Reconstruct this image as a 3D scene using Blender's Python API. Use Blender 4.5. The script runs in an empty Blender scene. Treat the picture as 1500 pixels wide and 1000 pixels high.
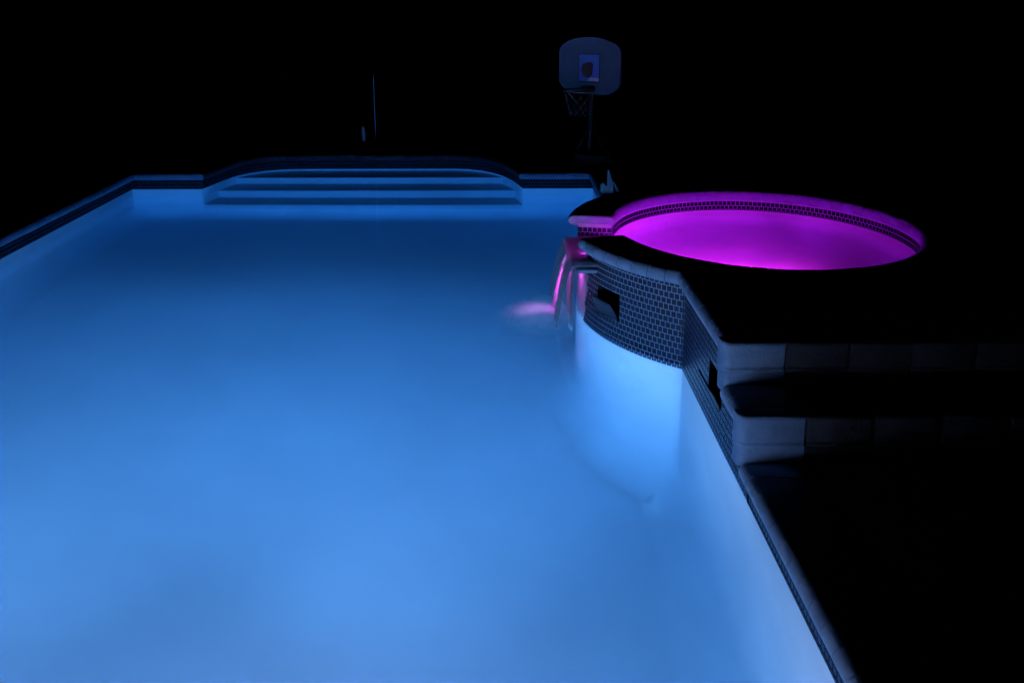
import bpy, bmesh, math, random
from mathutils import Vector, Matrix
random.seed(7)
PI = math.pi
R = math.radians

# ------------------------------------------------------------------ camera, world, exposure
scene = bpy.context.scene
COL = scene.collection

cam_data = bpy.data.cameras.new('camera')
cam = bpy.data.objects.new('camera', cam_data)
COL.objects.link(cam)
cam_data.sensor_width = 36.0
cam_data.lens = 1270.0 / 1500.0 * 36.0
cam_data.shift_y = -250.0 / 1500.0          # photograph taken with upright verticals
cam.location = (0.0, 0.0, 1.95)
cam.rotation_euler = (PI / 2 - 0.1968, -0.001, -0.016)
cam_data.clip_start = 0.05
cam_data.clip_end = 2000.0
scene.camera = cam

world = bpy.data.worlds.new('World')
scene.world = world
world.use_nodes = True
wn = world.node_tree
wn.nodes.clear()
sky = wn.nodes.new('ShaderNodeTexSky')
sky.sky_type = 'NISHITA'
sky.sun_disc = False
sky.sun_elevation = R(-8.0)
sky.sun_rotation = R(20.0)
bg = wn.nodes.new('ShaderNodeBackground')
bg.inputs['Strength'].default_value = 0.01
wo = wn.nodes.new('ShaderNodeOutputWorld')
wn.links.new(sky.outputs[0], bg.inputs['Color'])
wn.links.new(bg.outputs[0], wo.inputs['Surface'])

vs = scene.view_settings
scene.display_settings.display_device = 'sRGB'
vs.view_transform = 'Standard'
vs.look = 'None'
vs.exposure = 0.0
vs.gamma = 1.0
vs.use_curve_mapping = False

cy = scene.cycles
cy.use_denoising = True
try:
    cy.denoiser = 'OPENIMAGEDENOISE'
    cy.denoising_input_passes = 'RGB_ALBEDO_NORMAL'
    cy.denoising_prefilter = 'ACCURATE'
except Exception:
    pass
cy.max_bounces = 16
cy.diffuse_bounces = 8
cy.glossy_bounces = 4
cy.transmission_bounces = 10
cy.transparent_max_bounces = 12
cy.volume_bounces = 1
cy.caustics_refractive = True
cy.caustics_reflective = False
cy.sample_clamp_indirect = 6.0
cy.sample_clamp_direct = 0.0
cy.blur_glossy = 1.0

# ------------------------------------------------------------------ dimensions (metres, pool water at z = 0)
XL, XR, Y0, YF = -3.81, 0.994, 0.45, 8.88       # pool walls
CX, CY = 1.677, 5.33                            # spa centre
RI, RO = 0.945, 1.170                           # spa tile wall inside, tile wall outside
ZS = 0.540                                      # spa rim
ZSB = 0.465                                     # underside of the spa coping
ZT = 0.350                                      # middle step
ZD = 0.155                                      # deck
ZDB = 0.090                                     # underside of the pool coping
ZSW = 0.408                                     # spa water
DYC = math.sqrt(RO * RO - (CX - XR) ** 2)
YC1, YC2 = CY - DYC, CY + DYC
ANG1 = math.degrees(math.atan2(-DYC, XR - CX)) % 360   # near corner of the bulge
ANG2 = math.degrees(math.atan2(DYC, XR - CX)) % 360    # far corner
NA, NB = 168.8, 194.6                           # spillway opening (far side, near side)
YS1, YS2 = 3.385, 3.105                         # step fronts
ZTB = -0.06                                     # lower edge of the waterline tile

# ------------------------------------------------------------------ lamps
def area_lamp(name, loc, direction, power, color, size, size_y=None, spread=PI):
    d = bpy.data.lights.new(name, 'AREA')
    d.energy = power
    d.color = color
    if size_y:
        d.shape = 'RECTANGLE'; d.size = size; d.size_y = size_y
    else:
        d.shape = 'DISK'; d.size = size
    d.spread = spread
    o = bpy.data.objects.new(name, d)
    o.location = loc
    o.rotation_euler = Vector(direction).to_track_quat('-Z', 'Y').to_euler()
    COL.objects.link(o)
    return o

POOL_LY, POOL_LZ = Y0 + 0.10, -0.34
for lx, p_core, p_skirt, cx_, sx in ((-2.6, 92.0, 38.0, 0.04, 0.25), (-0.55, 98.0, 26.0, 0.0, 0.60)):     # two lights in the near wall
    area_lamp('pool_lamp', (lx, POOL_LY, POOL_LZ), (cx_, 1, 0.15), p_core, (0.84, 0.71, 1.0), 0.22, spread=R(66))            # bright core of the lens
    area_lamp('pool_lamp', (lx + 0.01, POOL_LY + 0.01, POOL_LZ), (sx, 1, -0.22), p_skirt, (0.84, 0.71, 1.0), 0.22, spread=R(112))   # its wide skirt
SPA_A = R(258)
SPA_L = (CX + 0.90 * math.cos(SPA_A), CY + 0.90 * math.sin(SPA_A), 0.16)
area_lamp('spa_lamp', SPA_L, (-0.50, 0.85, -0.05), 225.0, (1.0, 0.022, 0.86), 0.12, spread=R(165))
area_lamp('spill_glow_fill', (0.470, 5.18, 0.342), (0.70, 0, -1), 1.3, (0.85, 0.06, 1.0), 0.03, 0.50, spread=R(80))  # added fill: stands in for spa glow reaching the spill face
area_lamp('spill_glow_fill', (0.492, 5.20, 0.343), (-0.42, 0, -1), 0.62, (0.70, 0.26, 1.0), 0.03, 0.46, spread=R(46))  # added fill for the pink that the sheet carries to the foam
area_lamp('spill_glow_fill', (0.660, 5.21, 0.380), (-0.5, 0, 1.0), 0.45, (0.85, 0.03, 1.0), 0.50, 0.016)  # added fill for spa light guided through the water film

# ------------------------------------------------------------------ helpers
def tag(o, label=None, cat=None, group=None, kind=None):
    if label: o['label'] = label
    if cat: o['category'] = cat
    if group: o['group'] = group
    if kind: o['kind'] = kind
    return o

def empty(name, loc=(0, 0, 0), rz=0.0):
    o = bpy.data.objects.new(name, None)
    o.empty_display_size = 0.1
    o.location = loc
    o.rotation_euler = (0, 0, rz)
    COL.objects.link(o)
    return o

class MB:
    def __init__(self):
        self.v = []; self.f = []; self.smooth = []
    def add(self, verts, faces, smooth=False):
        b = len(self.v)
        self.v += [tuple(p) for p in verts]
        self.f += [tuple(i + b for i in q) for q in faces]
        self.smooth += [smooth] * len(faces)
    def quad(self, a, b, c, d, smooth=False):
        self.add([a, b, c, d], [(0, 1, 2, 3)], smooth)
    def box(self, x0, x1, y0, y1, z0, z1, M=None):
        vs_ = [Vector((x, y, z)) for z in (z0, z1) for y in (y0, y1) for x in (x0, x1)]
        if M is not None: vs_ = [M @ p for p in vs_]
        self.add(vs_, [(0, 2, 3, 1), (4, 5, 7, 6), (0, 1, 5, 4), (2, 6, 7, 3), (0, 4, 6, 2), (1, 3, 7, 5)])
    def tube(self, pts, rad, n=10, cap=True, smooth=True):
        pts = [Vector(p) for p in pts]
        rads = rad if isinstance(rad, (list, tuple)) else [rad] * len(pts)
        vs_, fs = [], []
        prev = None
        for i, p in enumerate(pts):
            t = (pts[min(i + 1, len(pts) - 1)] - pts[max(i - 1, 0)]).normalized()
            if prev is None:
                u = t.orthogonal().normalized()
            else:
                u = (prev - t * prev.dot(t)).normalized()
            prev = u
            w = t.cross(u)
            for k in range(n):
                a = 2 * PI * k / n
                vs_.append(p + (u * math.cos(a) + w * math.sin(a)) * rads[i])
        for i in range(len(pts) - 1):
            for k in range(n):
                k2 = (k + 1) % n
                fs.append((i * n + k, i * n + k2, (i + 1) * n + k2, (i + 1) * n + k))
        self.add(vs_, fs, smooth)
        if cap:
            m = len(pts) - 1
            self.add(vs_[:n], [tuple(range(n - 1, -1, -1))])
            self.add(vs_[m * n:], [tuple(range(n))])
    def prism(self, poly, z0, z1, M=None, side_smooth=False):
        n = len(poly)
        vs_ = [Vector((p[0], p[1], z0)) for p in poly] + [Vector((p[0], p[1], z1)) for p in poly]
        if M is not None: vs_ = [M @ p for p in vs_]
        self.add(vs_, [tuple(range(n - 1, -1, -1)), tuple(range(n, 2 * n))])
        self.add(vs_, [(i, (i + 1) % n, (i + 1) % n + n, i + n) for i in range(n)], side_smooth)
    def sweep(self, sections, closed=False, smooth=True, caps=True):
        n = len(sections[0]); m = len(sections)
        vs_ = [p for s in sections for p in s]
        fs = []
        for i in range(m if closed else m - 1):
            j = (i + 1) % m
            for k in range(n):
                k2 = (k + 1) % n
                fs.append((i * n + k, i * n + k2, j * n + k2, j * n + k))
        self.add(vs_, fs, smooth)
        if caps and not closed:
            self.add(sections[0], [tuple(range(n - 1, -1, -1))])
            self.add(sections[-1], [tuple(range(n))])
    def mesh(self, name, mat, weld=False, recalc=True, bevel=0.0):
        me = bpy.data.meshes.new(name)
        me.from_pydata(self.v, [], self.f)
        me.polygons.foreach_set('use_smooth', self.smooth)
        bm = bmesh.new(); bm.from_mesh(me)
        if weld: bmesh.ops.remove_doubles(bm, verts=bm.verts, dist=1e-5)
        if recalc: bmesh.ops.recalc_face_normals(bm, faces=bm.faces)
        if bevel > 0:
            bmesh.ops.bevel(bm, geom=list(bm.edges), offset=bevel, segments=2, affect='EDGES', profile=0.5)
        bm.to_mesh(me); bm.free()
        me.materials.append(mat)
        return me
    def build(self, name, mat, parent=None, kind=None, **kw):
        return link(name, self.mesh(name, mat, **kw), parent, kind)

def link(name, me, parent=None, kind=None):
    o = bpy.data.objects.new(name, me)
    COL.objects.link(o)
    if parent is not None: o.parent = parent
    if kind: o['kind'] = kind
    return o

# ------------------------------------------------------------------ materials
def new_mat(name):
    m = bpy.data.materials.new(name)
    m.use_nodes = True
    nt = m.node_tree
    nt.nodes.clear()
    out = nt.nodes.new('ShaderNodeOutputMaterial')
    return m, nt, out

def N(nt, t, **kw):
    n = nt.nodes.new(t)
    for k, v in kw.items(): setattr(n, k, v)
    return n

def stone(name, c1, c2, scale=6.0, rough=0.7, bump=0.25, bscale=60.0, spec=0.3, rnd=0.0):
    m, nt, out = new_mat(name)
    L = nt.links.new
    p = N(nt, 'ShaderNodeBsdfPrincipled')
    p.inputs['Roughness'].default_value = rough
    p.inputs['Specular IOR Level'].default_value = spec
    tc = N(nt, 'ShaderNodeTexCoord')
    n1 = N(nt, 'ShaderNodeTexNoise'); n1.inputs['Scale'].default_value = scale; n1.inputs['Detail'].default_value = 6
    n1.inputs['Roughness'].default_value = 0.65
    mix = N(nt, 'ShaderNodeMix', data_type='RGBA')
    mix.inputs[6].default_value = (*c1, 1); mix.inputs[7].default_value = (*c2, 1)
    ramp = N(nt, 'ShaderNodeMapRange'); ramp.inputs[1].default_value = 0.35; ramp.inputs[2].default_value = 0.65
    L(tc.outputs['Object'], n1.inputs['Vector'])
    L(n1.outputs['Fac'], ramp.inputs[0]); L(ramp.outputs[0], mix.inputs[0])
    col = mix.outputs[2]
    if rnd > 0:
        oi = N(nt, 'ShaderNodeObjectInfo')
        mr = N(nt, 'ShaderNodeMapRange'); mr.inputs[3].default_value = 1 - rnd; mr.inputs[4].default_value = 1 + rnd
        L(oi.outputs['Random'], mr.inputs[0])
        hs = N(nt, 'ShaderNodeHueSaturation')
        L(mr.outputs[0], hs.inputs['Value']); L(col, hs.inputs['Color'])
        col = hs.outputs[0]
    L(col, p.inputs['Base Color'])
    if bump > 0:
        n2 = N(nt, 'ShaderNodeTexNoise'); n2.inputs['Scale'].default_value = bscale; n2.inputs['Detail'].default_value = 4
        L(tc.outputs['Object'], n2.inputs['Vector'])
        b = N(nt, 'ShaderNodeBump'); b.inputs['Strength'].default_value = bump; b.inputs['Distance'].default_value = 0.004
        L(n2.outputs['Fac'], b.inputs['Height']); L(b.outputs[0], p.inputs['Normal'])
    L(p.outputs[0], out.inputs['Surface'])
    return m

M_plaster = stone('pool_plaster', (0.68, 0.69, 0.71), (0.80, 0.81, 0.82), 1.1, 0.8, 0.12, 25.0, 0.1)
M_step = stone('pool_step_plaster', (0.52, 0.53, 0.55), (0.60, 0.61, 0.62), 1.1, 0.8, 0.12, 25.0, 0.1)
M_grout = stone('tile_grout', (0.42, 0.49, 0.57), (0.52, 0.58, 0.66), 20, 0.85, 0.3, 150, 0.2)
M_grout2 = stone('dark_grout', (0.13, 0.14, 0.15), (0.19, 0.20, 0.21), 20, 0.85, 0.3, 150, 0.2)
M_coping = stone('cast_coping_stone', (0.20, 0.28, 0.38), (0.28, 0.36, 0.47), 9, 0.75, 0.5, 90, 0.25, 0.07)
M_mortar = stone('mortar_joint', (0.20, 0.20, 0.19), (0.26, 0.25, 0.24), 30, 0.9, 0.3, 120, 0.1)
M_deck = stone('deck_concrete', (0.20, 0.19, 0.18), (0.27, 0.26, 0.24), 1.5, 0.9, 0.4, 60, 0.15)
M_white = stone('white_plastic', (0.62, 0.62, 0.62), (0.68, 0.68, 0.68), 5, 0.5, 0.05, 40, 0.4)
M_board = stone('backboard_plastic', (0.035, 0.075, 0.115), (0.045, 0.09, 0.135), 5, 0.55, 0.03, 30, 0.3)
M_print_white = stone('white_print', (0.66, 0.67, 0.70), (0.70, 0.71, 0.73), 5, 0.5, 0.0, 30, 0.3)
M_print_blue = stone('blue_print', (0.07, 0.18, 0.50), (0.09, 0.21, 0.55), 5, 0.5, 0.0, 30, 0.3)
M_print_dark = stone('black_print', (0.012, 0.010, 0.010), (0.03, 0.012, 0.012), 14, 0.5, 0.0, 30, 0.3)
M_black = stone('black_plastic', (0.008, 0.010, 0.012), (0.014, 0.016, 0.018), 9, 0.6, 0.1, 60, 0.15)
M_dark_in = stone('niche_interior', (0.010, 0.010, 0.011), (0.018, 0.018, 0.018), 9, 0.8, 0.1, 60, 0.1)
M_net = stone('old_cord', (0.025, 0.03, 0.035), (0.05, 0.055, 0.06), 40, 0.9, 0.2, 200, 0.1)

def tinted_floor():
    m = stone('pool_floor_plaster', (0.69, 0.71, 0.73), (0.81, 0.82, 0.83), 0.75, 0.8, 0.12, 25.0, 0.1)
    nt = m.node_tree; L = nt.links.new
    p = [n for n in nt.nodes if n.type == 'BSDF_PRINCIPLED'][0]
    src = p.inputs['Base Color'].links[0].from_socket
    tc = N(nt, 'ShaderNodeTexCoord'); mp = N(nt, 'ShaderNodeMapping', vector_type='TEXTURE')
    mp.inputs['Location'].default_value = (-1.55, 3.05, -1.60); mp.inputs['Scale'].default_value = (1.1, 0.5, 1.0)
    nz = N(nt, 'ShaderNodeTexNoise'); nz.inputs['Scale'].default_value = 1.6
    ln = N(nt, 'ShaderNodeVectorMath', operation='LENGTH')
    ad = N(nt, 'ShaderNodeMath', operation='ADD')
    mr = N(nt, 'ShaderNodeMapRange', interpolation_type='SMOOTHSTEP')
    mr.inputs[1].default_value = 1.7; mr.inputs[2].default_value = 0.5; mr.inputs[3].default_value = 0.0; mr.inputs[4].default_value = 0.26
    mix = N(nt, 'ShaderNodeMix', data_type='RGBA'); mix.inputs[7].default_value = (0.78, 0.58, 0.66, 1)   # reddish tint over a soft oval patch
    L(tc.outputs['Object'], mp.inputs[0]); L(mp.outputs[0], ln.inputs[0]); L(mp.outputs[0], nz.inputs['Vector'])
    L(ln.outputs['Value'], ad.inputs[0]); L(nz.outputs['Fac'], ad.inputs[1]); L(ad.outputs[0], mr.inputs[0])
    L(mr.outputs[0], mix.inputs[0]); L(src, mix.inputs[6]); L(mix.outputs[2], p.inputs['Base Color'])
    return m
M_floor = tinted_floor()
M_corner_dim = stone('dimmed_corner_stone', (0.11, 0.19, 0.30), (0.17, 0.25, 0.36), 9, 0.75, 0.6, 90, 0.2, 0.05)  # coping stone toned down: dimmer light at the step corners put into the colour
M_coping_dim = stone('shaded_coping_stone', (0.030, 0.038, 0.048), (0.060, 0.068, 0.080), 9, 0.75, 0.5, 90, 0.15, 0.1)  # alcove coping: same stone, its weaker light painted in as a darker colour
M_step_dim = stone('dimmed_dark_step_stone', (0.015, 0.017, 0.021), (0.028, 0.030, 0.034), 9, 0.85, 0.5, 90, 0.05, 0.07)  # dark stone past the corner, deepened further to carry the light's fall-off

def metal(name, col, rough, metallic=1.0):
    m, nt, out = new_mat(name)
    p = N(nt, 'ShaderNodeBsdfPrincipled')
    p.inputs['Base Color'].default_value = (*col, 1)
    p.inputs['Metallic'].default_value = metallic
    n = N(nt, 'ShaderNodeTexNoise'); n.inputs['Scale'].default_value = 30
    mr = N(nt, 'ShaderNodeMapRange'); mr.inputs[3].default_value = rough * 0.8; mr.inputs[4].default_value = rough * 1.2
    tc = N(nt, 'ShaderNodeTexCoord')
    nt.links.new(tc.outputs['Object'], n.inputs['Vector'])
    nt.links.new(n.outputs['Fac'], mr.inputs[0]); nt.links.new(mr.outputs[0], p.inputs['Roughness'])
    nt.links.new(p.outputs[0], out.inputs['Surface'])
    return m
M_steel = metal('brushed_steel', (0.35, 0.36, 0.38), 0.35)
M_pole = metal('coated_pole', (0.55, 0.56, 0.58), 0.38)
M_flap = metal('scupper_flap_bronze', (0.055, 0.062, 0.075), 0.55, 0.4)
M_rim = metal('painted_rim', (0.05, 0.02, 0.015), 0.45, 0.0)

def tile_mat(name='glazed_navy_tile', gain=1.0, rough=(0.18, 0.42), spec=0.5):
    m, nt, out = new_mat(name)
    L = nt.links.new
    p = N(nt, 'ShaderNodeBsdfPrincipled')
    p.inputs['Specular IOR Level'].default_value = spec
    oi = N(nt, 'ShaderNodeObjectInfo'); ge = N(nt, 'ShaderNodeNewGeometry')
    ad = N(nt, 'ShaderNodeMath', operation='ADD'); fr = N(nt, 'ShaderNodeMath', operation='FRACT')
    L(oi.outputs['Random'], ad.inputs[0]); L(ge.outputs['Random Per Island'], ad.inputs[1]); L(ad.outputs[0], fr.inputs[0])
    cr = N(nt, 'ShaderNodeValToRGB')
    e = cr.color_ramp.elements
    e[0].position = 0.0; e[0].color = (0.013, 0.021, 0.056, 1)
    e[1].position = 1.0; e[1].color = (0.010, 0.017, 0.048, 1)
    for pos, c in ((0.3, (0.017, 0.027, 0.070, 1)), (0.55, (0.012, 0.014, 0.034, 1)), (0.8, (0.020, 0.032, 0.082, 1))):
        q = e.new(pos); q.color = c
    L(fr.outputs[0], cr.inputs[0])
    tc = N(nt, 'ShaderNodeTexCoord')
    n = N(nt, 'ShaderNodeTexNoise'); n.inputs['Scale'].default_value = 70
    L(tc.outputs['Object'], n.inputs['Vector'])
    mr = N(nt, 'ShaderNodeMapRange'); mr.inputs[3].default_value = rough[0]; mr.inputs[4].default_value = rough[1]
    L(n.outputs['Fac'], mr.inputs[0]); L(mr.outputs[0], p.inputs['Roughness'])
    b = N(nt, 'ShaderNodeBump'); b.inputs['Strength'].default_value = 0.25; b.inputs['Distance'].default_value = 0.002
    L(n.outputs['Fac'], b.inputs['Height']); L(b.outputs[0], p.inputs['Normal'])
    for el in cr.color_ramp.elements: el.color = tuple(c * gain for c in el.color[:3]) + (1,)
    L(cr.outputs[0], p.inputs['Base Color'])
    L(p.outputs[0], out.inputs['Surface'])
    return m
M_tile = tile_mat(gain=0.85, spec=0.38)
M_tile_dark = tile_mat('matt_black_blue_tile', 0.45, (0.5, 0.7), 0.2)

def water_mat(name, absorb, density, rough, bump, bscale, scatter=0.0, cloud=0.0):
    m, nt, out = new_mat(name)
    L = nt.links.new
    p = N(nt, 'ShaderNodeBsdfPrincipled')
    p.inputs['Base Color'].default_value = (1, 1, 1, 1)
    p.inputs['Transmission Weight'].default_value = 1.0
    p.inputs['IOR'].default_value = 1.333
    p.inputs['Roughness'].default_value = rough
    if bump > 0:
        tc = N(nt, 'ShaderNodeTexCoord')
        n = N(nt, 'ShaderNodeTexNoise'); n.inputs['Scale'].default_value = bscale; n.inputs['Detail'].default_value = 2
        L(tc.outputs['Object'], n.inputs['Vector'])
        b = N(nt, 'ShaderNodeBump'); b.inputs['Strength'].default_value = bump; b.inputs['Distance'].default_value = 0.05
        L(n.outputs['Fac'], b.inputs['Height']); L(b.outputs[0], p.inputs['Normal'])
    L(p.outputs[0], out.inputs['Surface'])
    va = N(nt, 'ShaderNodeVolumeAbsorption')
    va.inputs['Color'].default_value = (*absorb, 1); va.inputs['Density'].default_value = density
    if scatter > 0:
        sc_ = N(nt, 'ShaderNodeVolumeScatter'); sc_.inputs['Density'].default_value = scatter
        sc_.inputs['Anisotropy'].default_value = 0.6
        if cloud > 0:       # uneven swirl of air bubbles
            tc2 = N(nt, 'ShaderNodeTexCoord'); nz = N(nt, 'ShaderNodeTexNoise'); nz.inputs['Scale'].default_value = cloud; nz.inputs['Detail'].default_value = 2
            mr2 = N(nt, 'ShaderNodeMapRange'); mr2.inputs[1].default_value = 0.35; mr2.inputs[2].default_value = 0.65
            mr2.inputs[3].default_value = 0.35 * scatter; mr2.inputs[4].default_value = 1.65 * scatter
            L(tc2.outputs['Object'], nz.inputs['Vector']); L(nz.outputs['Fac'], mr2.inputs[0]); L(mr2.outputs[0], sc_.inputs['Density'])
        ad = N(nt, 'ShaderNodeAddShader')
        L(va.outputs[0], ad.inputs[0]); L(sc_.outputs[0], ad.inputs[1]); L(ad.outputs[0], out.inputs['Volume'])
    else:
        L(va.outputs[0], out.inputs['Volume'])
    return m
M_water = water_mat('pool_water', (0.02, 0.69, 0.965), 0.42, 0.10, 0.05, 2.0, 0.135)
M_spawater = water_mat('spa_water', (0.55, 0.5, 0.88), 1.0, 0.12, 0.06, 5.0, 1.7, 3.0)

def sheet_mat():
    m, nt, out = new_mat('falling_water')
    L = nt.links.new
    p = N(nt, 'ShaderNodeBsdfPrincipled')
    p.inputs['Transmission Weight'].default_value = 1.0
    p.inputs['IOR'].default_value = 1.333
    p.inputs['Roughness'].default_value = 0.42
    d = N(nt, 'ShaderNodeBsdfDiffuse'); d.inputs['Color'].default_value = (0.8, 0.8, 0.8, 1)
    t = N(nt, 'ShaderNodeBsdfTranslucent'); t.inputs['Color'].default_value = (0.8, 0.8, 0.8, 1)
    m1 = N(nt, 'ShaderNodeMixShader'); m1.inputs[0].default_value = 0.6
    L(d.outputs[0], m1.inputs[1]); L(t.outputs[0], m1.inputs[2])
    m2 = N(nt, 'ShaderNodeMixShader')
    tc = N(nt, 'ShaderNodeTexCoord'); mp = N(nt, 'ShaderNodeMapping'); mp.inputs['Scale'].default_value = (3, 14, 2)
    n = N(nt, 'ShaderNodeTexNoise'); n.inputs['Scale'].default_value = 1.0; n.inputs['Detail'].default_value = 3
    L(tc.outputs['Object'], mp.inputs[0]); L(mp.outputs[0], n.inputs['Vector'])
    mr = N(nt, 'ShaderNodeMapRange'); mr.inputs[1].default_value = 0.3; mr.inputs[2].default_value = 0.75
    mr.inputs[3].default_value = 0.42; mr.inputs[4].default_value = 0.60
    L(n.outputs['Fac'], mr.inputs[0]); L(mr.outputs[0], m2.inputs[0])
    L(p.outputs[0], m2.inputs[1]); L(m1.outputs[0], m2.inputs[2])
    L(m2.outputs[0], out.inputs['Surface'])
    return m
M_sheet = sheet_mat()

def foam_mat():
    m, nt, out = new_mat('aerated_foam')
    L = nt.links.new
    d = N(nt, 'ShaderNodeBsdfDiffuse'); d.inputs['Color'].default_value = (0.8, 0.8, 0.8, 1)
    t = N(nt, 'ShaderNodeBsdfTranslucent'); t.inputs['Color'].default_value = (0.8, 0.8, 0.8, 1)
    m1 = N(nt, 'ShaderNodeMixShader'); m1.inputs[0].default_value = 0.58
    L(d.outputs[0], m1.inputs[1]); L(t.outputs[0], m1.inputs[2])
    tr = N(nt, 'ShaderNodeBsdfTransparent')
    tc = N(nt, 'ShaderNodeTexCoord')
    ln = N(nt, 'ShaderNodeVectorMath', operation='LENGTH')
    sc_ = N(nt, 'ShaderNodeVectorMath', operation='MULTIPLY'); sc_.inputs[1].default_value = (1, 1, 0)
    L(tc.outputs['Object'], sc_.inputs[0]); L(sc_.outputs[0], ln.inputs[0])
    n = N(nt, 'ShaderNodeTexNoise'); n.inputs['Scale'].default_value = 4.0; n.inputs['Detail'].default_value = 4
    L(tc.outputs['Object'], n.inputs['Vector'])
    ad = N(nt, 'ShaderNodeMath', operation='MULTIPLY_ADD'); ad.inputs[1].default_value = 0.32
    L(n.outputs['Fac'], ad.inputs[0]); L(ln.outputs['Value'], ad.inputs[2])
    mr = N(nt, 'ShaderNodeMapRange', interpolation_type='SMOOTHSTEP')
    mr.inputs[1].default_value = 1.12; mr.inputs[2].default_value = 0.15
    mr.inputs[3].default_value = 0.0; mr.inputs[4].default_value = 0.80
    L(ad.outputs[0], mr.inputs[0])
    m2 = N(nt, 'ShaderNodeMixShader')
    L(mr.outputs[0], m2.inputs[0]); L(tr.outputs[0], m2.inputs[1]); L(m1.outputs[0], m2.inputs[2])
    L(m2.outputs[0], out.inputs['Surface'])
    return m
M_foam = foam_mat()

def lens_mat(name, col, strength):
    m, nt, out = new_mat(name)
    e = N(nt, 'ShaderNodeEmission'); e.inputs['Color'].default_value = (*col, 1); e.inputs['Strength'].default_value = strength
    nt.links.new(e.outputs[0], out.inputs['Surface'])
    return m

# ------------------------------------------------------------------ pool outline (counter-clockwise, water on the left)
def floor_z(y):
    s = 6.9 - max(1.0, y)                        # straight fall from the shallow shelf to the deep end
    return -1.10 - 0.135 * 0.5 * (s + math.sqrt(s * s + 0.10))

ALC = [(0.257, YF), (0.215, 9.08), (0.150, 9.30), (0.060, 9.52), (-0.060, 9.71), (-0.190, 9.84), (-0.34, 9.92), (-0.5, 9.95),
       (-2.35, 9.95), (-2.52, 9.92), (-2.68, 9.85), (-2.82, 9.73), (-2.92, 9.58), (-2.99, 9.38), (-3.04, 9.14), (-3.09, YF)]

def arc_pts(a0, a1, r, n):
    return [(CX + r * math.cos(R(a0 + (a1 - a0) * i / n)), CY + r * math.sin(R(a0 + (a1 - a0) * i / n))) for i in range(n + 1)]

runs = [('near', [(XL, Y0), (XR, Y0)]),
        ('rlow', [(XR, Y0), (XR, YS2)]),
        ('rstep', [(XR, YS2), (XR, YS1)]),
        ('rtop', [(XR, YS1), (XR, YC1)]),
        ('arc', arc_pts(ANG1, ANG2, RO, 40)),
        ('rrear', [(XR, YC2), (XR, YF)]),
        ('farr', [(XR, YF), ALC[0]]),
        ('alc', ALC),
        ('farl', [ALC[-1], (XL, YF)]),
        ('left', [(XL, YF), (XL, Y0)])]

def build_path(step, skip_alcove=False):
    P, T = [], []
    for name, pts in runs:
        if name == 'alc' and skip_alcove: pts = [ALC[0], ALC[-1]]
        if name == 'alc' and not skip_alcove and step < 0.2:   # resample evenly along the curve
            ls = [0.0]
            for a, b in zip(pts, pts[1:]): ls.append(ls[-1] + math.dist(a, b))
            n = max(1, round(ls[-1] / step)); q = []
            for i in range(n + 1):
                s = ls[-1] * i / n
                k = max(j for j in range(len(ls)) if ls[j] <= s + 1e-9); k = min(k, len(pts) - 2)
                u = (s - ls[k]) / (ls[k + 1] - ls[k])
                q.append((pts[k][0] + (pts[k + 1][0] - pts[k][0]) * u, pts[k][1] + (pts[k + 1][1] - pts[k][1]) * u))
            pts = q
        for a, b in zip(pts, pts[1:]):
            n = 1 if name == 'arc' or (name == 'alc' and not skip_alcove) else max(1, round(math.dist(a, b) / step))
            for i in range(n):
                P.append((a[0] + (b[0] - a[0]) * i / n, a[1] + (b[1] - a[1]) * i / n)); T.append(name)
    return P, T

def miter(P):
    n = len(P); out = []
    for i in range(n):
        a, b, c = Vector(P[i - 1]), Vector(P[i]), Vector(P[(i + 1) % n])
        d1, d2 = (b - a).normalized(), (c - b).normalized()
        n1, n2 = Vector((d1.y, -d1.x)), Vector((d2.y, -d2.x))
        m = n1 + n2
        out.append(m / max(0.35, m.dot(n1)))
    return out

# ================================================================== SETTING
outline, otag = build_path(0.25)
onorm = miter(outline)

# ---- ground and deck: one sheet to the horizon with the basin cut out
bm = bmesh.new()
S = 400.0
ring = [bm.verts.new((x, y, ZD - 0.002)) for x, y in ((-S, -S), (S, -S), (S, S), (-S, S))]
edges = [bm.edges.new((ring[i], ring[(i + 1) % 4])) for i in range(4)]
def shell_hole(d):
    pts = []
    for (p, n_, t) in zip(outline, onorm, otag):
        if t == 'arc':
            if pts[-1][0] < 9: pts += [(CX + 1.06 * math.cos(R(a)), CY + 1.06 * math.sin(R(a))) for a in range(244, 477, 6)] + [(9.9, 0)]
            continue
        if t in ('rtop', 'rstep'): continue
        pts.append((p[0] + n_.x * d, p[1] + n_.y * d))
    pts = [p for p in pts if p[0] < 9]
    return pts
hole = [bm.verts.new((x, y, ZD - 0.002)) for x, y in shell_hole(0.20)]
edges += [bm.edges.new((hole[i], hole[(i + 1) % len(hole)])) for i in range(len(hole))]
bmesh.ops.triangle_fill(bm, use_beauty=True, use_dissolve=False, edges=edges)
for f in list(bm.faces):
    if f.normal.z < 0: f.normal_flip()
me = bpy.data.meshes.new('ground'); bm.to_mesh(me); bm.free(); me.materials.append(M_deck)
ground = tag(link('ground', me), kind='structure')

# ---- pool floor
mb = MB()
nx, ny = 16, 40
for i in range(nx):
    for j in range(ny):
        x0 = XL - 0.1 + (XR - XL + 0.2) * i / nx; x1 = XL - 0.1 + (XR - XL + 0.2) * (i + 1) / nx
        y0 = Y0 - 0.1 + (YF - Y0 + 0.2) * j / ny; y1 = Y0 - 0.1 + (YF - Y0 + 0.2) * (j + 1) / ny
        mb.quad((x0, y0, floor_z(y0)), (x1, y0, floor_z(y0)), (x1, y1, floor_z(y1)), (x0, y1, floor_z(y1)), True)
pool_floor = mb.build('pool_floor', M_floor, kind='structure', weld=True)

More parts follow.
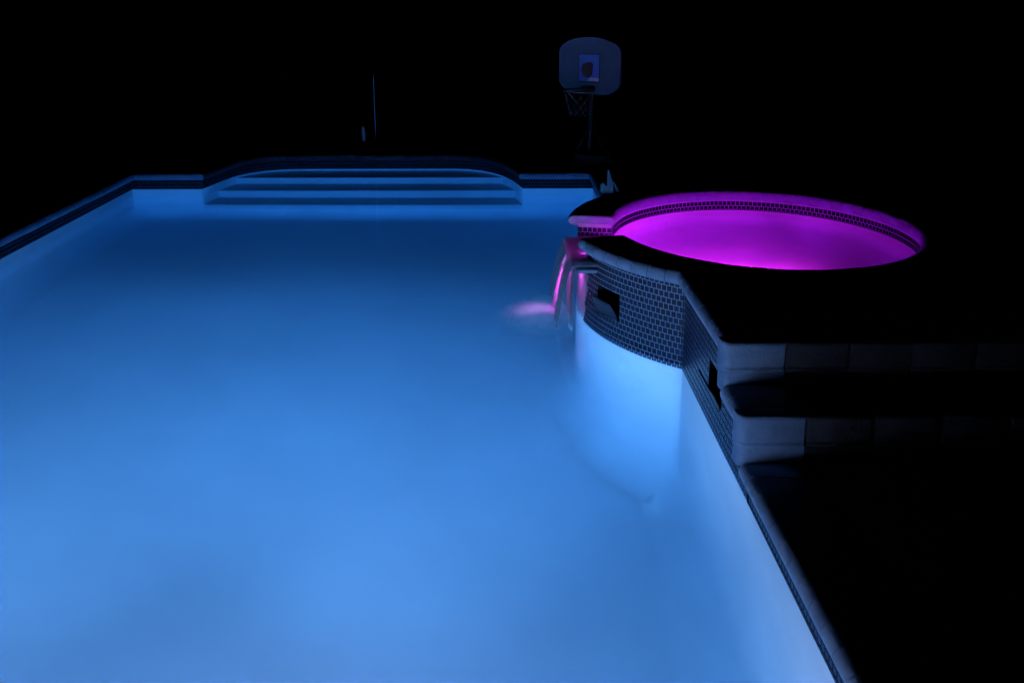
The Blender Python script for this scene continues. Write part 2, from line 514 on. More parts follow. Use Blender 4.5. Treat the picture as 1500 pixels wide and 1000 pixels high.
# ---- pool walls with a cove at the foot
mb = MB()
n = len(outline)
for i in range(n):
    a, b, t = outline[i], outline[(i + 1) % n], otag[i]
    zt = ZTB
    bot = (lambda y: -0.95) if t == 'alc' else (lambda y: floor_z(y) - 0.15)
    mb.quad((a[0], a[1], zt), (b[0], b[1], zt), (b[0], b[1], bot(b[1])), (a[0], a[1], bot(a[1])), t in ('arc', 'alc'))
pw_out, pw_tag = build_path(0.25, True)
pw_n = miter(pw_out)
rc = 0.22
for i in range(len(pw_out)):
    j = (i + 1) % len(pw_out)
    prev = None
    for k in range(7):
        ang = (PI / 2) * k / 6
        d, h = rc * (1 - math.cos(ang)), rc * (1 - math.sin(ang))
        q = []
        for idx in (i, j):
            p, nn = pw_out[idx], pw_n[idx]
            q.append((p[0] - nn.x * d, p[1] - nn.y * d, floor_z(p[1]) + h + 0.002))
        if prev: mb.quad(prev[0], prev[1], q[1], q[0], True)
        prev = q
pool_wall = mb.build('pool_wall', M_plaster, kind='structure', weld=True)

# ---- grout bed behind the waterline tile, and the tiles
mb = MB()
for i in range(n):
    a, b, t = outline[i], outline[(i + 1) % n], otag[i]
    if t in ('arc', 'rtop', 'rstep'): continue
    mb.quad((a[0], a[1], ZDB + 0.03), (b[0], b[1], ZDB + 0.03), (b[0], b[1], ZTB), (a[0], a[1], ZTB))
mb.build('grout_bed', M_grout2, pool_wall, recalc=False)

TW, TH, TG, TD = 0.0280, 0.0307, 0.0037, 0.0032
def tile_shape(w, h):
    """tile lying on local x (width) / z (height); outward face at -y, with a small pillowed edge"""
    e = 0.0022
    o = [(-w / 2, 0, -h / 2), (w / 2, 0, -h / 2), (w / 2, 0, h / 2), (-w / 2, 0, h / 2)]
    f = [(-w / 2 + e, -TD, -h / 2 + e), (w / 2 - e, -TD, -h / 2 + e), (w / 2 - e, -TD, h / 2 - e), (-w / 2 + e, -TD, h / 2 - e)]
    return o + f, [(4, 5, 6, 7), (0, 1, 5, 4), (1, 2, 6, 5), (2, 3, 7, 6), (3, 0, 4, 7)]
_tv, _tf = tile_shape(TW, TH)
_mb = MB(); _mb.add(_tv, _tf)
ME_TILE = _mb.mesh('tile', M_tile, recalc=False)

class TileSet:
    """collects tiles as (position, heading, width, height); heading = direction of the tile's outward normal"""
    def __init__(self): self.t = []
    def add(self, x, y, z, nx, ny, w=TW, h=TH): self.t.append((x, y, z, nx, ny, w, h))
def tile_matrix(t):
    x, y, z, nx_, ny_, w, h = t
    rz = math.atan2(ny_, nx_) + PI / 2
    j = 0.006
    return Matrix.Translation((x, y, z)) @ Matrix.Rotation(rz + random.uniform(-j, j), 4, 'Z') @ Matrix.Rotation(random.uniform(-j, j), 4, 'X')
def tile_object(t, parent):
    w, h = t[5], t[6]
    if abs(w - TW) < 1e-4 and abs(h - TH) < 1e-4: me = ME_TILE
    else:
        b = MB(); b.add(*tile_shape(w, h)); me = b.mesh('tile', M_tile, recalc=False)
    o = link('tile', me, parent)
    o.matrix_local = tile_matrix(t)
    return o
def tile_stuff(name, tiles, parent, mat=None):
    b = MB()
    for t in tiles:
        M = tile_matrix(t)
        vv, ff = tile_shape(t[5], t[6])
        b.add([M @ Vector(p) for p in vv], ff)
    return b.build(name, mat or M_tile, parent, kind='stuff', recalc=False)

def tile_run(ts, a, b, z_top, z_bot, keep=None):
    """running bond of tiles on the vertical strip from a to b (water on the left of a->b)"""
    L = math.dist(a, b)
    ux, uy = (b[0] - a[0]) / L, (b[1] - a[1]) / L
    nx_, ny_ = -uy, ux
    pw, ph = TW + TG, TH + TG
    r = 0; z = z_top - TG
    while z - TH * 0.5 > z_bot:
        h = min(TH, z - z_bot)
        s = -pw * 0.5 * (r % 2)
        while s < L - 0.004:
            s0, s1 = max(s, 0.001), min(s + TW, L - 0.001)
            if s1 - s0 > 0.006:
                m = (s0 + s1) / 2
                if keep is None or keep(m, z - h / 2):
                    ts.add(a[0] + ux * m, a[1] + uy * m, z - h / 2, nx_, ny_, s1 - s0, h)
            s += pw
        z -= ph; r += 1

def own_tiles(ts, limit, score, parent, stuff_name):
    order = sorted(ts.t, key=score)
    for t in order[:limit]: tile_object(t, parent)
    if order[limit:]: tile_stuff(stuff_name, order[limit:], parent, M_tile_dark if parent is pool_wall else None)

CAMP = Vector((0, 0, 1.95))
def seen_score(t):
    p = Vector(t[:3]); d = CAMP - p
    c = d.normalized().dot(Vector((t[3], t[4], 0)))
    if c <= 0 or p.z < -0.02: return 1e3 + d.length
    return d.length_squared / c

ts = TileSet()
for (name, pts) in runs:
    if name in ('arc', 'rtop', 'rstep', 'near'): continue
    if name == 'alc':
        # follow the curve tile by tile
        ls = [0.0]
        for a, b in zip(pts, pts[1:]): ls.append(ls[-1] + math.dist(a, b))
        pw, ph = TW + TG, TH + TG
        r = 0; z = ZDB - TG
        while z - TH * 0.5 > ZTB:
            s = TW / 2 + pw * 0.5 * (r % 2)
            k = 0
            while s < ls[-1] - TW / 2:
                while ls[k + 1] < s: k += 1
                u = (s - ls[k]) / (ls[k + 1] - ls[k])
                a, b = pts[k], pts[k + 1]
                L_ = math.dist(a, b); ux, uy = (b[0] - a[0]) / L_, (b[1] - a[1]) / L_
                ts.add(a[0] + (b[0] - a[0]) * u, a[1] + (b[1] - a[1]) * u, z - TH / 2, -uy, ux)
                s += pw
            z -= ph; r += 1
    else:
        tile_run(ts, pts[0], pts[1], ZDB, ZTB)
def band_score(t):
    return seen_score(t) if t[1] < 3.2 and t[0] > 0.9 and t[1] > 1.9 else 1e4 + t[1]
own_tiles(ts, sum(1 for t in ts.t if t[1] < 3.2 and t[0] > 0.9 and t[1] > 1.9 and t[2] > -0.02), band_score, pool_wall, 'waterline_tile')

# ---- coping round the pool
def coping_profile(thk, over, depth, z_top, inner=False, k=8):
    """closed section (d, z): d = distance outward from the wall face; full bullnose towards the water"""
    r = thk / 2
    pts = []
    for i in range(k + 1):
        a = PI / 2 + PI * i / k
        pts.append((-over + r + r * math.cos(a), z_top - r + r * math.sin(a)))
    if inner:
        for i in range(k + 1):
            a = -PI / 2 + PI * i / k
            pts.append((depth - r + r * math.cos(a), z_top - r + r * math.sin(a)))
    else:
        pts += [(depth, z_top - thk), (depth, z_top)]
    return pts

pool_coping = tag(empty('pool_coping', (0, 0, ZD)), kind='structure')
P, T = build_path(0.1)
NM = miter(P)
prof = coping_profile(0.065, 0.052, 0.245, ZD)
def section(p, nn, prof_, dz=0.0, shrink=0.0):
    return [(p[0] + nn.x * d, p[1] + nn.y * d, z + dz) for d, z in prof_]
bed = MB()
prof_bed = coping_profile(0.053, 0.044, 0.24, ZD - 0.006)
cnt = len(P)
for i in range(cnt):
    if T[i] in ('arc', 'rtop', 'rstep'): continue
    j = (i + 1) % cnt
    a, b = Vector(P[i]), Vector(P[j]); u = (b - a).normalized() * 0.002
    dz = random.uniform(-0.0012, 0.0012)
    mb = MB()
    mb.sweep([section(a + u, NM[i] if T[i - 1] == T[i] or T[i] != 'rrear' else NM[i], prof, dz), section(b - u, NM[j], prof, dz)], smooth=True)
    me = mb.mesh('coping_stone', M_coping_dim if T[i] == 'alc' else M_coping)
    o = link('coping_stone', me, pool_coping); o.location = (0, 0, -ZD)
    bed.sweep([section(P[i], NM[i], prof_bed), section(P[j], NM[j], prof_bed)], caps=False)
o = bed.build('mortar_bed', M_mortar, pool_coping); o.location = (0, 0, -ZD)

# ---- pool steps in the alcove
steps = tag(empty('pool_steps', (-1.42, 9.4, -0.155)), 'wide white underwater steps in the rounded alcove at the far end of the pool', 'steps')
for (y0, z1) in ((YF, -0.740), (9.205, -0.448), (9.555, -0.155)):
    mb = MB()
    r = 0.022; sec = []
    for X in (-3.0895, 0.2565):
        s = [(X, y0, -1.25)]
        for k in range(6):
            a = PI - (PI / 2) * k / 5
            s.append((X, y0 + r + r * math.cos(a), z1 - r + r * math.sin(a)))
        s += [(X, 10.2, z1), (X, 10.2, -1.25)]
        sec.append(s)
    mb.sweep(sec)
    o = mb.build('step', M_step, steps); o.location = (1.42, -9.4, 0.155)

# ---- pool water
mb = MB()
wp = []
for p, nn in zip(outline, onorm): wp.append((p[0] + nn.x * 0.02, p[1] + nn.y * 0.02))
bm = bmesh.new()
vt = [bm.verts.new((x, y, 0.0)) for x, y in wp]; vb = [bm.verts.new((x, y, -2.4)) for x, y in wp]
for i in range(len(wp)):
    j = (i + 1) % len(wp)
    bm.faces.new((vt[j], vt[i], vb[i], vb[j]))
for loop in (vt, vb):
    le = [bm.edges.get((loop[i], loop[(i + 1) % len(loop)])) for i in range(len(loop))]
    bmesh.ops.triangle_fill(bm, use_beauty=True, use_dissolve=False, edges=le)
bmesh.ops.recalc_face_normals(bm, faces=bm.faces)
me = bpy.data.meshes.new('pool_water'); bm.to_mesh(me); bm.free(); me.materials.append(M_water)
tag(link('pool_water', me), kind='structure')

# ================================================================== SPA
spa = tag(empty('spa', (CX, CY, 0)), 'round raised spa with navy mosaic wall and glowing magenta water', 'spa')
def spa_obj(mb, name, mat, kind=None, parent=None, **kw):
    o = mb.build(name, mat, parent or spa, kind, **kw)
    if parent is None: o.location = (-CX, -CY, 0)
    return o

NICHE = dict(a0=201.6, a1=212.6, z0=0.1212, z1=0.2905)       # flap scupper on the round wall
NICHE2 = dict(y0=3.575, y1=3.815, z0=0.1212, z1=0.2905)      # the same on the straight wall
def in_n1(a, z): return NICHE['a0'] < a < NICHE['a1'] and NICHE['z0'] < z < NICHE['z1']
def in_n2(y, z): return NICHE2['y0'] < y < NICHE2['y1'] and NICHE2['z0'] < z < NICHE2['z1']

def pol(a, r, z): return (CX + r * math.cos(R(a)), CY + r * math.sin(R(a)), z)

# outer wall: grout skin with the niche left open
A_TILE0, A_TILE_REAR = 192.6, 168.0
mb = MB()
angs = sorted(set([ANG2 + (ANG1 - ANG2) * i / 60 for i in range(61)] + [NICHE['a0'], NICHE['a1'], A_TILE0, A_TILE_REAR]))
zs = [ZTB, NICHE['z0'], NICHE['z1'], ZSB + 0.03]
face = MB()
for a, b in zip(angs, angs[1:]):
    m = (a + b) / 2
    if A_TILE_REAR < m < A_TILE0:
        face.quad(pol(a, RO, 0.37), pol(b, RO, 0.37), pol(b, RO, ZTB), pol(a, RO, ZTB), True)
        continue
    for z0, z1 in zip(zs, zs[1:]):
        if in_n1(m, (z0 + z1) / 2): continue
        mb.quad(pol(a, RO, z1), pol(b, RO, z1), pol(b, RO, z0), pol(a, RO, z0), True)
ys = [YS2 + 0.03, YS1 + 0.03, NICHE2['y0'], NICHE2['y1'], YC1]
for a, b in zip(ys, ys[1:]):
    zz = zs if a >= YS1 else [ZTB, 0.10, ZT - 0.05]
    for z0, z1 in zip(zz, zz[1:]):
        if in_n2((a + b) / 2, (z0 + z1) / 2): continue
        mb.quad((XR, a, z1), (XR, b, z1), (XR, b, z0), (XR, a, z0))
spa_obj(mb, 'grout_bed', M_grout, recalc=False, weld=True)
spa_obj(face, 'spill_face', M_plaster, recalc=False, weld=True)

# tiles of the wall
ts = TileSet()
pw, ph = TW + TG, TH + TG
rows = 0; z = ZSB - 0.001
while z > ZTB + 0.01:
    h = TH
    zc = z - h / 2
    da = math.degrees(pw / RO)
    a = ANG1 - math.degrees(TW / 2 / RO) - 0.12 + da * 0.5 * (rows % 2)
    while a > ANG2 + 0.6:
        hw = math.degrees(TW / 2 / RO)
        a0_, a1_ = a - hw, min(a + hw, ANG1 - 0.12)
        zig = 192.6 + 0.7 * (rows % 2) - 0.35 * max(0, rows - 8)
        ok = not (A_TILE_REAR - 0.3 < a0_ < zig)
        if ok and not (a1_ < A_TILE_REAR and a0_ < ANG2):
            lo, hi = a0_, a1_
            if NICHE['z0'] - h * 0.4 < zc < NICHE['z1'] + h * 0.4:
                if NICHE['a0'] - 0.1 < lo and hi < NICHE['a1'] + 0.1: hi = lo
                elif lo < NICHE['a1'] < hi: lo = NICHE['a1'] + 0.1
                elif lo < NICHE['a0'] < hi: hi = NICHE['a0'] - 0.1
            w = R(hi - lo) * RO
            if w > 0.006:
                m = (lo + hi) / 2
                c, s = math.cos(R(m)), math.sin(R(m))
                ts.add(CX + RO * c, CY + RO * s, zc, c, s, w, h)
        a -= da
    z -= ph; rows += 1
tile_run(ts, (XR, YS1 + 0.025), (XR, YC1 - 0.004), ZSB, ZTB, lambda s, zz: not (NICHE2['y0'] < YS1 + 0.025 + s < NICHE2['y1'] and NICHE2['z0'] - 0.012 < zz < NICHE2['z1'] + 0.012))
tile_run(ts, (XR, YS2 + 0.025), (XR, YS1 + 0.025), ZT - 0.085, ZTB)
# returns of the spillway opening
for (ang, sgn) in ((NA, 1), (NB, -1)):
    c, s = math.cos(R(ang)), math.sin(R(ang))
    nrm = (-s, c) if sgn > 0 else (s, -c)
    pa, pb = (CX + (RI + 0.004) * c, CY + (RI + 0.004) * s), (CX + RO * c, CY + RO * s)
    b = MB()
    b.quad((*pa, ZSB + 0.02), (*pb, ZSB + 0.02), (*pb, 0.385), (*pa, 0.385))
    spa_obj(b, 'grout_bed', M_grout)
    if sgn > 0: tile_run(ts, pb, pa, ZSB, 0.393) if False else None
    # water (camera) side of the return
    L = math.dist(pa, pb); k = 0
    z = ZSB - TG; r = 0
    while z > 0.40:
        h = min(TH, z - 0.394)
        s_ = 0.002 - 0.5 * pw * (r % 2)
        while s_ < L - 0.004:
            s0, s1 = max(s_, 0.002), min(s_ + TW, L - 0.001)
            if s1 - s0 > 0.006:
                m = (s0 + s1) / 2 / L
                ts.add(pa[0] + (pb[0] - pa[0]) * m, pa[1] + (pb[1] - pa[1]) * m, z - h / 2, nrm[0], nrm[1], s1 - s0, h)
            s_ += pw
        z -= ph; r += 1
for k, t in enumerate(ts.t): ts.t[k] = (t[0] - CX, t[1] - CY) + tuple(t[2:])
def spa_score(t): return seen_score((t[0] + CX, t[1] + CY) + tuple(t[2:]))
own_tiles(ts, 300, spa_score, spa, 'mosaic_tile')

# basin inside
mb = MB()
prof_in = [(RI, ZSB + 0.03), (RI, -0.16), (0.925, -0.25), (0.87, -0.32), (0.78, -0.36), (0.5, -0.38), (0.25, -0.385), (0.0, -0.385)]
NSEG = 96
for i in range(NSEG):
    a0_, a1_ = 360 * i / NSEG, 360 * (i + 1) / NSEG
    m = (a0_ + a1_) / 2
    for k, ((r0, z0), (r1, z1)) in enumerate(zip(prof_in, prof_in[1:])):
        if k == 0 and NA < m < NB: z0 = 0.385
        if r1 > 0: mb.quad(pol(a0_, r0, z0), pol(a1_, r0, z0), pol(a1_, r1, z1), pol(a0_, r1, z1), True)
        else: mb.add([pol(a0_, r0, z0), pol(a1_, r0, z0), pol(0, 0, z1)], [(0, 1, 2)], True)
spa_obj(mb, 'basin', M_plaster, recalc=False, weld=True)
mb = MB()
for i in range(NSEG):
    a0_, a1_ = 360 * i / NSEG, 360 * (i + 1) / NSEG
    if NA < (a0_ + a1_) / 2 < NB: continue
    mb.quad(pol(a0_, RI - 0.003, ZSB + 0.02), pol(a1_, RI - 0.003, ZSB + 0.02), pol(a1_, RI - 0.003, 0.36), pol(a0_, RI - 0.003, 0.36), True)
spa_obj(mb, 'inner_grout_bed', M_grout, recalc=False, weld=True)
it = []
z = ZSB - 0.002
r = 0
while z > 0.37:
    da = math.degrees(pw / RI)
    a = NB + 1.0 + da * 0.5 * (r % 2)
    while a < NA + 360 - 0.5:
        c, s = math.cos(R(a)), math.sin(R(a))
        it.append(((RI - 0.003) * c, (RI - 0.003) * s, z - TH / 2, -c, -s, TW, TH))
        a += da
    z -= ph; r += 1
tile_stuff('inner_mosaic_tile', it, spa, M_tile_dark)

# spa coping ring of radial stones
def ring_section(a, prof_, dz=0.0):
    c, s = math.cos(R(a)), math.sin(R(a))
    return [((RO - d) * c, (RO - d) * s, z + dz) for d, z in prof_]
profS = coping_profile(0.075, 0.075, RO - 0.926, ZS, inner=True)
profB = coping_profile(0.065, 0.066, RO - 0.934, ZS - 0.005, inner=True)
NST = 66
span = 360 - (NB - NA)
me_a = None
g = math.degrees(0.0022 / 1.1)
for i in range(NST):
    a0_, a1_ = NB + span * i / NST, NB + span * (i + 1) / NST
    if i in (0, NST - 1):                      # rounded ends at the spillway
        b = MB()
        cut = 5; secs = []
        rng = []
        for k in range(cut + 1):
            f = k / cut
            rng.append(f)
        w = a1_ - a0_
        for f in rng:
            t_ = math.sqrt(max(0.0, 1 - (1 - f) ** 2))
            aa = a0_ + g + (w * 0.30) * f if i == 0 else a1_ - g - (w * 0.30) * f
            sc_ = 0.72 + 0.28 * t_
            zm = ZS - 0.0375
            secs.append([((RO - d) * math.cos(R(aa)), (RO - d) * math.sin(R(aa)), zm + (zz - zm) * sc_) for d, zz in
                         [((d_ - 0.085) * (0.94 + 0.06 * t_) + 0.085, z_) for d_, z_ in profS]])
        secs.append(ring_section(a1_ - g if i == 0 else a0_ + g, profS))
        if i: secs.reverse()
        b.sweep(secs)
        link('coping_stone', b.mesh('coping_stone', M_coping), spa)
        continue
    if me_a is None:
        b = MB(); w = span / NST
        b.sweep([ring_section(g, profS), ring_section(w / 2, profS), ring_section(w - g, profS)])
        me_a = b.mesh('coping_stone', M_coping)
    o = link('coping_stone', me_a, spa)
    o.rotation_euler = (0, 0, R(a0_)); o.location = (0, 0, random.uniform(-0.0012, 0.0012))
b = MB()
b.sweep([ring_section(NB + 0.6 + (span - 1.2) * i / 120, profB) for i in range(121)])
b.build('mortar_bed', M_mortar, spa)

# coping on the raised straight wall between the bulge and the steps, and the stone platform behind it
profW = coping_profile(0.075, 0.060, 0.30, ZS)
YW1 = YC1 - 0.045
nst = 9
for i in range(nst):
    ya = YS1 + 0.078
    y0 = ya + (YW1 - ya) * i / nst; y1 = ya + (YW1 - ya) * (i + 1) / nst
    b = MB()
    b.sweep([[(XR + d, y0 + 0.002, zz) for d, zz in profW], [(XR + d, y1 - 0.002, zz) for d, zz in profW]])
    o = link('coping_stone', b.mesh('coping_stone', M_coping), spa); o.location = (-CX, -CY, random.uniform(-0.001, 0.001))
b = MB()
pb_ = coping_profile(0.065, 0.052, 0.30, ZS - 0.005)
b.sweep([[(XR + d, YS1 + 0.06, zz) for d, zz in pb_], [(XR + d, YW1 + 0.10, zz) for d, zz in pb_]])
spa_obj(b, 'mortar_bed', M_mortar)
# platform slab (hole for the basin)
bm = bmesh.new()
outer = [(XR + 0.02, YS1 + 0.03), (3.05, YS1 + 0.03), (3.05, 6.45), (1.20, 6.45)]
vo = [bm.verts.new((x - CX, y - CY, ZS - 0.004)) for x, y in outer]
hole = [bm.verts.new((1.08 * math.cos(R(a)), 1.08 * math.sin(R(a)), ZS - 0.004)) for a in range(0, 360, 5)]
# the bulge leaves the rectangle on the pool side: keep only the part of the circle that lies inside it
inside = [v for v in hole if v.co.x + CX > XR + 0.12]
for v in hole:
    if v not in inside: bm.verts.remove(v)
inside.sort(key=lambda v: math.atan2(v.co.y, v.co.x))
chain = [vo[0], vo[1], vo[2], vo[3]] + [v for v in reversed(inside)]
ce = [bm.edges.new((chain[i], chain[(i + 1) % len(chain)])) for i in range(len(chain))]
bmesh.ops.triangle_fill(bm, use_beauty=True, use_dissolve=False, edges=ce)
for fc in bm.faces:
    fc.normal_update()
    if fc.normal.z < 0: fc.normal_flip()
me = bpy.data.meshes.new('platform'); bm.to_mesh(me); bm.free(); me.materials.append(M_deck)
link('platform', me, spa)
b = MB()
b.quad((XR + 0.3, YS1 + 0.03, ZS - 0.004), (3.05, YS1 + 0.03, ZS - 0.004), (3.05, YS1 + 0.03, 0.1), (XR + 0.3, YS1 + 0.03, 0.1))
b.quad((3.05, YS1 + 0.03, ZS - 0.004), (3.05, 6.45, ZS - 0.004), (3.05, 6.45, 0.1), (3.05, YS1 + 0.03, 0.1))
b.quad((1.20, 6.45, ZS - 0.004), (3.05, 6.45, ZS - 0.004), (3.05, 6.45, 0.1), (1.20, 6.45, 0.1))
spa_obj(b, 'platform_wall', M_step_dim)

# spillway lip
b = MB()
prof_lip = []
LX0, LX1, LZ, LT = 0.456, 0.726, 0.372, 0.022
sec = [(LX1, LZ), (LX1, LZ - LT)]
for k in range(7):
    a = -PI / 2 - PI * k / 6
    sec.append((LX0 + LT / 2 + LT / 2 * math.cos(a), LZ - LT / 2 + LT / 2 * math.sin(a)))
secs = [[(x, y, z_) for x, z_ in sec] for y in (4.905, 4.915, 5.515, 5.525)]
for s in (0, 3):
    ym = secs[s][0][1]
    secs[s] = [(x if x > 0.6 else x + 0.006, y, LZ - LT / 2 + (z_ - LZ + LT / 2) * 0.8) for x, y, z_ in secs[s]]
b.sweep(secs)
spa_obj(b, 'spillway_lip', M_coping)

# flap scuppers
def scupper(M, loc, w, h):
    """local frame: x along the wall, -y out of the wall, z up; origin at the middle of the niche's foot"""
    box = MB()
    d = 0.11
    for q in (((-w / 2, 0, 0), (w / 2, 0, 0), (w / 2, d, 0), (-w / 2, d, 0)), ((-w / 2, 0, h), (w / 2, 0, h), (w / 2, d, h), (-w / 2, d, h)),
              ((-w / 2, 0, 0), (-w / 2, d, 0), (-w / 2, d, h), (-w / 2, 0, h)), ((w / 2, 0, 0), (w / 2, d, 0), (w / 2, d, h), (w / 2, 0, h)),
              ((-w / 2, d, 0), (w / 2, d, 0), (w / 2, d, h), (-w / 2, d, h))):
        box.quad(*q)
    o = box.build('scupper', M_dark_in, spa, recalc=False); o.matrix_local = M
    o['label'] = loc
    fl = MB()
    secs = []
    for i in range(7):
        x = -w / 2 + 0.006 + (w - 0.024) * i / 6
        bow = 0.0
        pts = []
        for k in range(6):
            t_ = k / 5
            out = 0.004 + 0.052 * t_ ** 1.4 + bow * t_
            pts.append((x, -out, 0.004 + 0.108 * t_))
        pts += [(x, -out2 + 0.006, z_) for (_, nout, z_), out2 in reversed([(p, -p[1]) for p in pts])]
        secs.append(pts)
    fl.sweep(secs)
    fl.build('flap', M_flap, o)
    return o
am = (NICHE['a0'] + NICHE['a1']) / 2
c, s = math.cos(R(am)), math.sin(R(am))
wn_ = 2 * RO * math.sin(R(NICHE['a1'] - NICHE['a0']) / 2)
rr = RO * math.cos(R(NICHE['a1'] - NICHE['a0']) / 2)
scupper(Matrix.Translation((rr * c, rr * s, NICHE['z0'])) @ Matrix.Rotation(math.atan2(s, c) + PI / 2, 4, 'Z'), 'dark flap scupper in the curved mosaic wall', wn_, NICHE['z1'] - NICHE['z0'])
scupper(Matrix.Translation((XR - CX, (NICHE2['y0'] + NICHE2['y1']) / 2 - CY, NICHE2['z0'])) @ Matrix.Rotation(PI + PI / 2, 4, 'Z'), 'dark flap scupper in the straight wall beside the steps', NICHE2['y1'] - NICHE2['y0'], NICHE2['z1'] - NICHE2['z0'])

# spa water
b = MB()
b.prism([(0.958 * math.cos(2 * PI * i / 96), 0.958 * math.sin(2 * PI * i / 96)) for i in range(96)], -0.6, ZSW)
sw = b.build('spa_water', M_spawater, kind='structure', weld=True); sw.location = (CX, CY, 0)

# ---- waterfall: film over the lip, curved sheet, foam where it lands
fall = tag(empty('waterfall', (0.40, 5.2, 0)), 'smooth curved sheet of water spilling from the spa lip into the pool', 'waterfall')
def sheet(nm, head, hth, x0, z0, speed, ya, yb, tk=1.0):
    secs = []
    NY = 24
    path = list(head)
    NH = len(head)
    for k in range(1, 15):
        t_ = 0.29 * k / 14
        path.append((x0 - speed * t_, z0 - 4.75 * t_ * t_ + 0.004 * (1 - k / 14)))
    for iy in range(NY + 1):
        f = iy / NY
        top, bot = [], []
        for k, (x, z_) in enumerate(path):
            fall_f = max(0, (k - NH + 1) / 14)
            y = ya + (yb - ya) * f
            y = (ya + yb) / 2 + (y - (ya + yb) / 2) * (1 - 0.04 * fall_f)
            wob = 0.006 * math.sin(f * 17 + 1.3) * fall_f + 0.004 * math.sin(f * 41 + k * 0.1) * fall_f
            th = hth[k] if k < NH else (0.016 - 0.008 * fall_f) * tk
            edge = 1 - (abs(2 * f - 1)) ** 10
            th *= max(0.15, edge)
            if k < NH: top.append((x, y, z_)); bot.append((x, y, z_ - th))
            else:
                dx, dz = (path[k][0] - path[k - 1][0]), (path[k][1] - path[k - 1][1]); l = math.hypot(dx, dz)
                nx_, nz_ = dz / l, -dx / l
                top.append((x + wob, y, z_)); bot.append((x + wob - nx_ * th, y, z_ - nz_ * th))
        secs.append(top + bot[::-1])
    b = MB(); b.sweep(secs)
    o = b.build(nm, M_sheet, fall); o.location = (-0.40, -5.2, 0)
sheet('water_sheet', [(0.712, 0.4045), (0.65, 0.404), (0.56, 0.4035), (0.50, 0.402), (0.462, 0.399)], (0.030, 0.030, 0.029, 0.026, 0.022), 0.448, 0.394, 0.36, 4.892, 5.538)
sheet('clinging_sheet', [(0.4560, 0.3470), (0.4556, 0.3450)], (0.004, 0.005), 0.4545, 0.338, 0.07, 4.93, 5.34, 0.6)
b = MB()
vs_ = []; fs = []
NR, NA_ = 12, 40
for i in range(NR + 1):
    for k in range(NA_):
        a = 2 * PI * k / NA_; rr = i / NR
        vs_.append((rr * math.cos(a), rr * math.sin(a), 0.03 * (1 - rr * rr) ** 2 + 0.003))
for i in range(NR):
    for k in range(NA_):
        k2 = (k + 1) % NA_
        fs.append((i * NA_ + k, i * NA_ + k2, (i + 1) * NA_ + k2, (i + 1) * NA_ + k))
b.add(vs_, fs, True)
foam = b.build('foam', M_foam, fall, recalc=False)
foam.scale = (0.33, 0.56, 1.0)
foam.location = (0.27 - 0.40, 5.16 - 5.2, 0.0)
foam.rotation_euler = (0, 0, R(-14))

# ================================================================== STEPS BESIDE THE SPA
st = tag(empty('stone_steps', (1.9, 3.2, ZD)), 'broad stone steps with rounded nosing going up to the spa rim', 'steps')
def nosing_block(x0, x1, yf, depth, zt, hgt, round_left):
    """stone with a rounded top front edge, a bead under it, and a rounded left corner"""
    b = MB()
    r = 0.016
    front = [(yf + depth, zt)]
    for k in range(6):
        a = PI / 2 + (PI / 2) * k / 5
        front.append((yf + r + r * math.cos(a), zt - r + r * math.sin(a)))
    zb = zt - hgt
    front += [(yf, zb + 0.006), (yf + 0.004, zb), (yf + 0.005, zb - 0.004), (yf + 0.001, zb - 0.010), (yf + 0.001, zb - 0.020), (yf + 0.006, zb - 0.024),
              (yf + depth, zb - 0.024)]
    secs = []
    rl = 0.045 if round_left else 0.008
    K = 7 if round_left else 3
    for k in range(K):
        a = (PI / 2) * k / (K - 1)
        dx = rl * (1 - math.sin(a)); dy = rl * (1 - math.cos(a))
        secs.append([(x0 + rl - rl * math.sin(PI / 2 - a), y + (dy if False else rl * (1 - math.sin(a))) * max(0, 1 - (y - yf) / depth), z) for y, z in front])
    rr_ = 0.006
    secs.append([(x1 - rr_, y, z) for y, z in front])
    secs.append([(x1, y + rr_ * max(0, 1 - (y - yf) / depth), z) for y, z in front])
    b.sweep(secs)
    return b
for (yf, zt, depth) in ((YS1, ZS, 0.075), (YS2, ZT, 0.075)):
    x = XR - 0.060; first = True; stp = 0.0
    while x < 2.9:
        w = 0.268 if not first else 0.270
        b = nosing_block(x, x + w - 0.005, yf, depth, zt - 0.001 if first else zt - 0.001, 0.105, first)
        o = b.build('nosing_stone', M_corner_dim if first else M_step_dim, st)
        o.location = (-1.9, -3.2, -ZD)
        if first: o['label'] = 'corner stone nearest the pool with dim light in its colour'
        x += w; first = False
    b = MB()
    zb = zt - 0.127
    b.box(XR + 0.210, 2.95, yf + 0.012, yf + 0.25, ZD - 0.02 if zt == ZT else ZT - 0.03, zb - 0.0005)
    o = b.build('riser', M_step_dim, st, bevel=0.004); o.location = (-1.9, -3.2, -ZD)
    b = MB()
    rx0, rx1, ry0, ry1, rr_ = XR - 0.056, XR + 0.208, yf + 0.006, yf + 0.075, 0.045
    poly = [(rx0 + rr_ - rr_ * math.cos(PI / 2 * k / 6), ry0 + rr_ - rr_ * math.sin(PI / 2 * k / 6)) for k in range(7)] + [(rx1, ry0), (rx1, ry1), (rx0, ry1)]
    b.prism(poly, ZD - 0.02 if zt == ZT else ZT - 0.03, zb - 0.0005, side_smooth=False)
    o = b.build('riser', M_corner_dim, st); o.location = (-1.9, -3.2, -ZD)
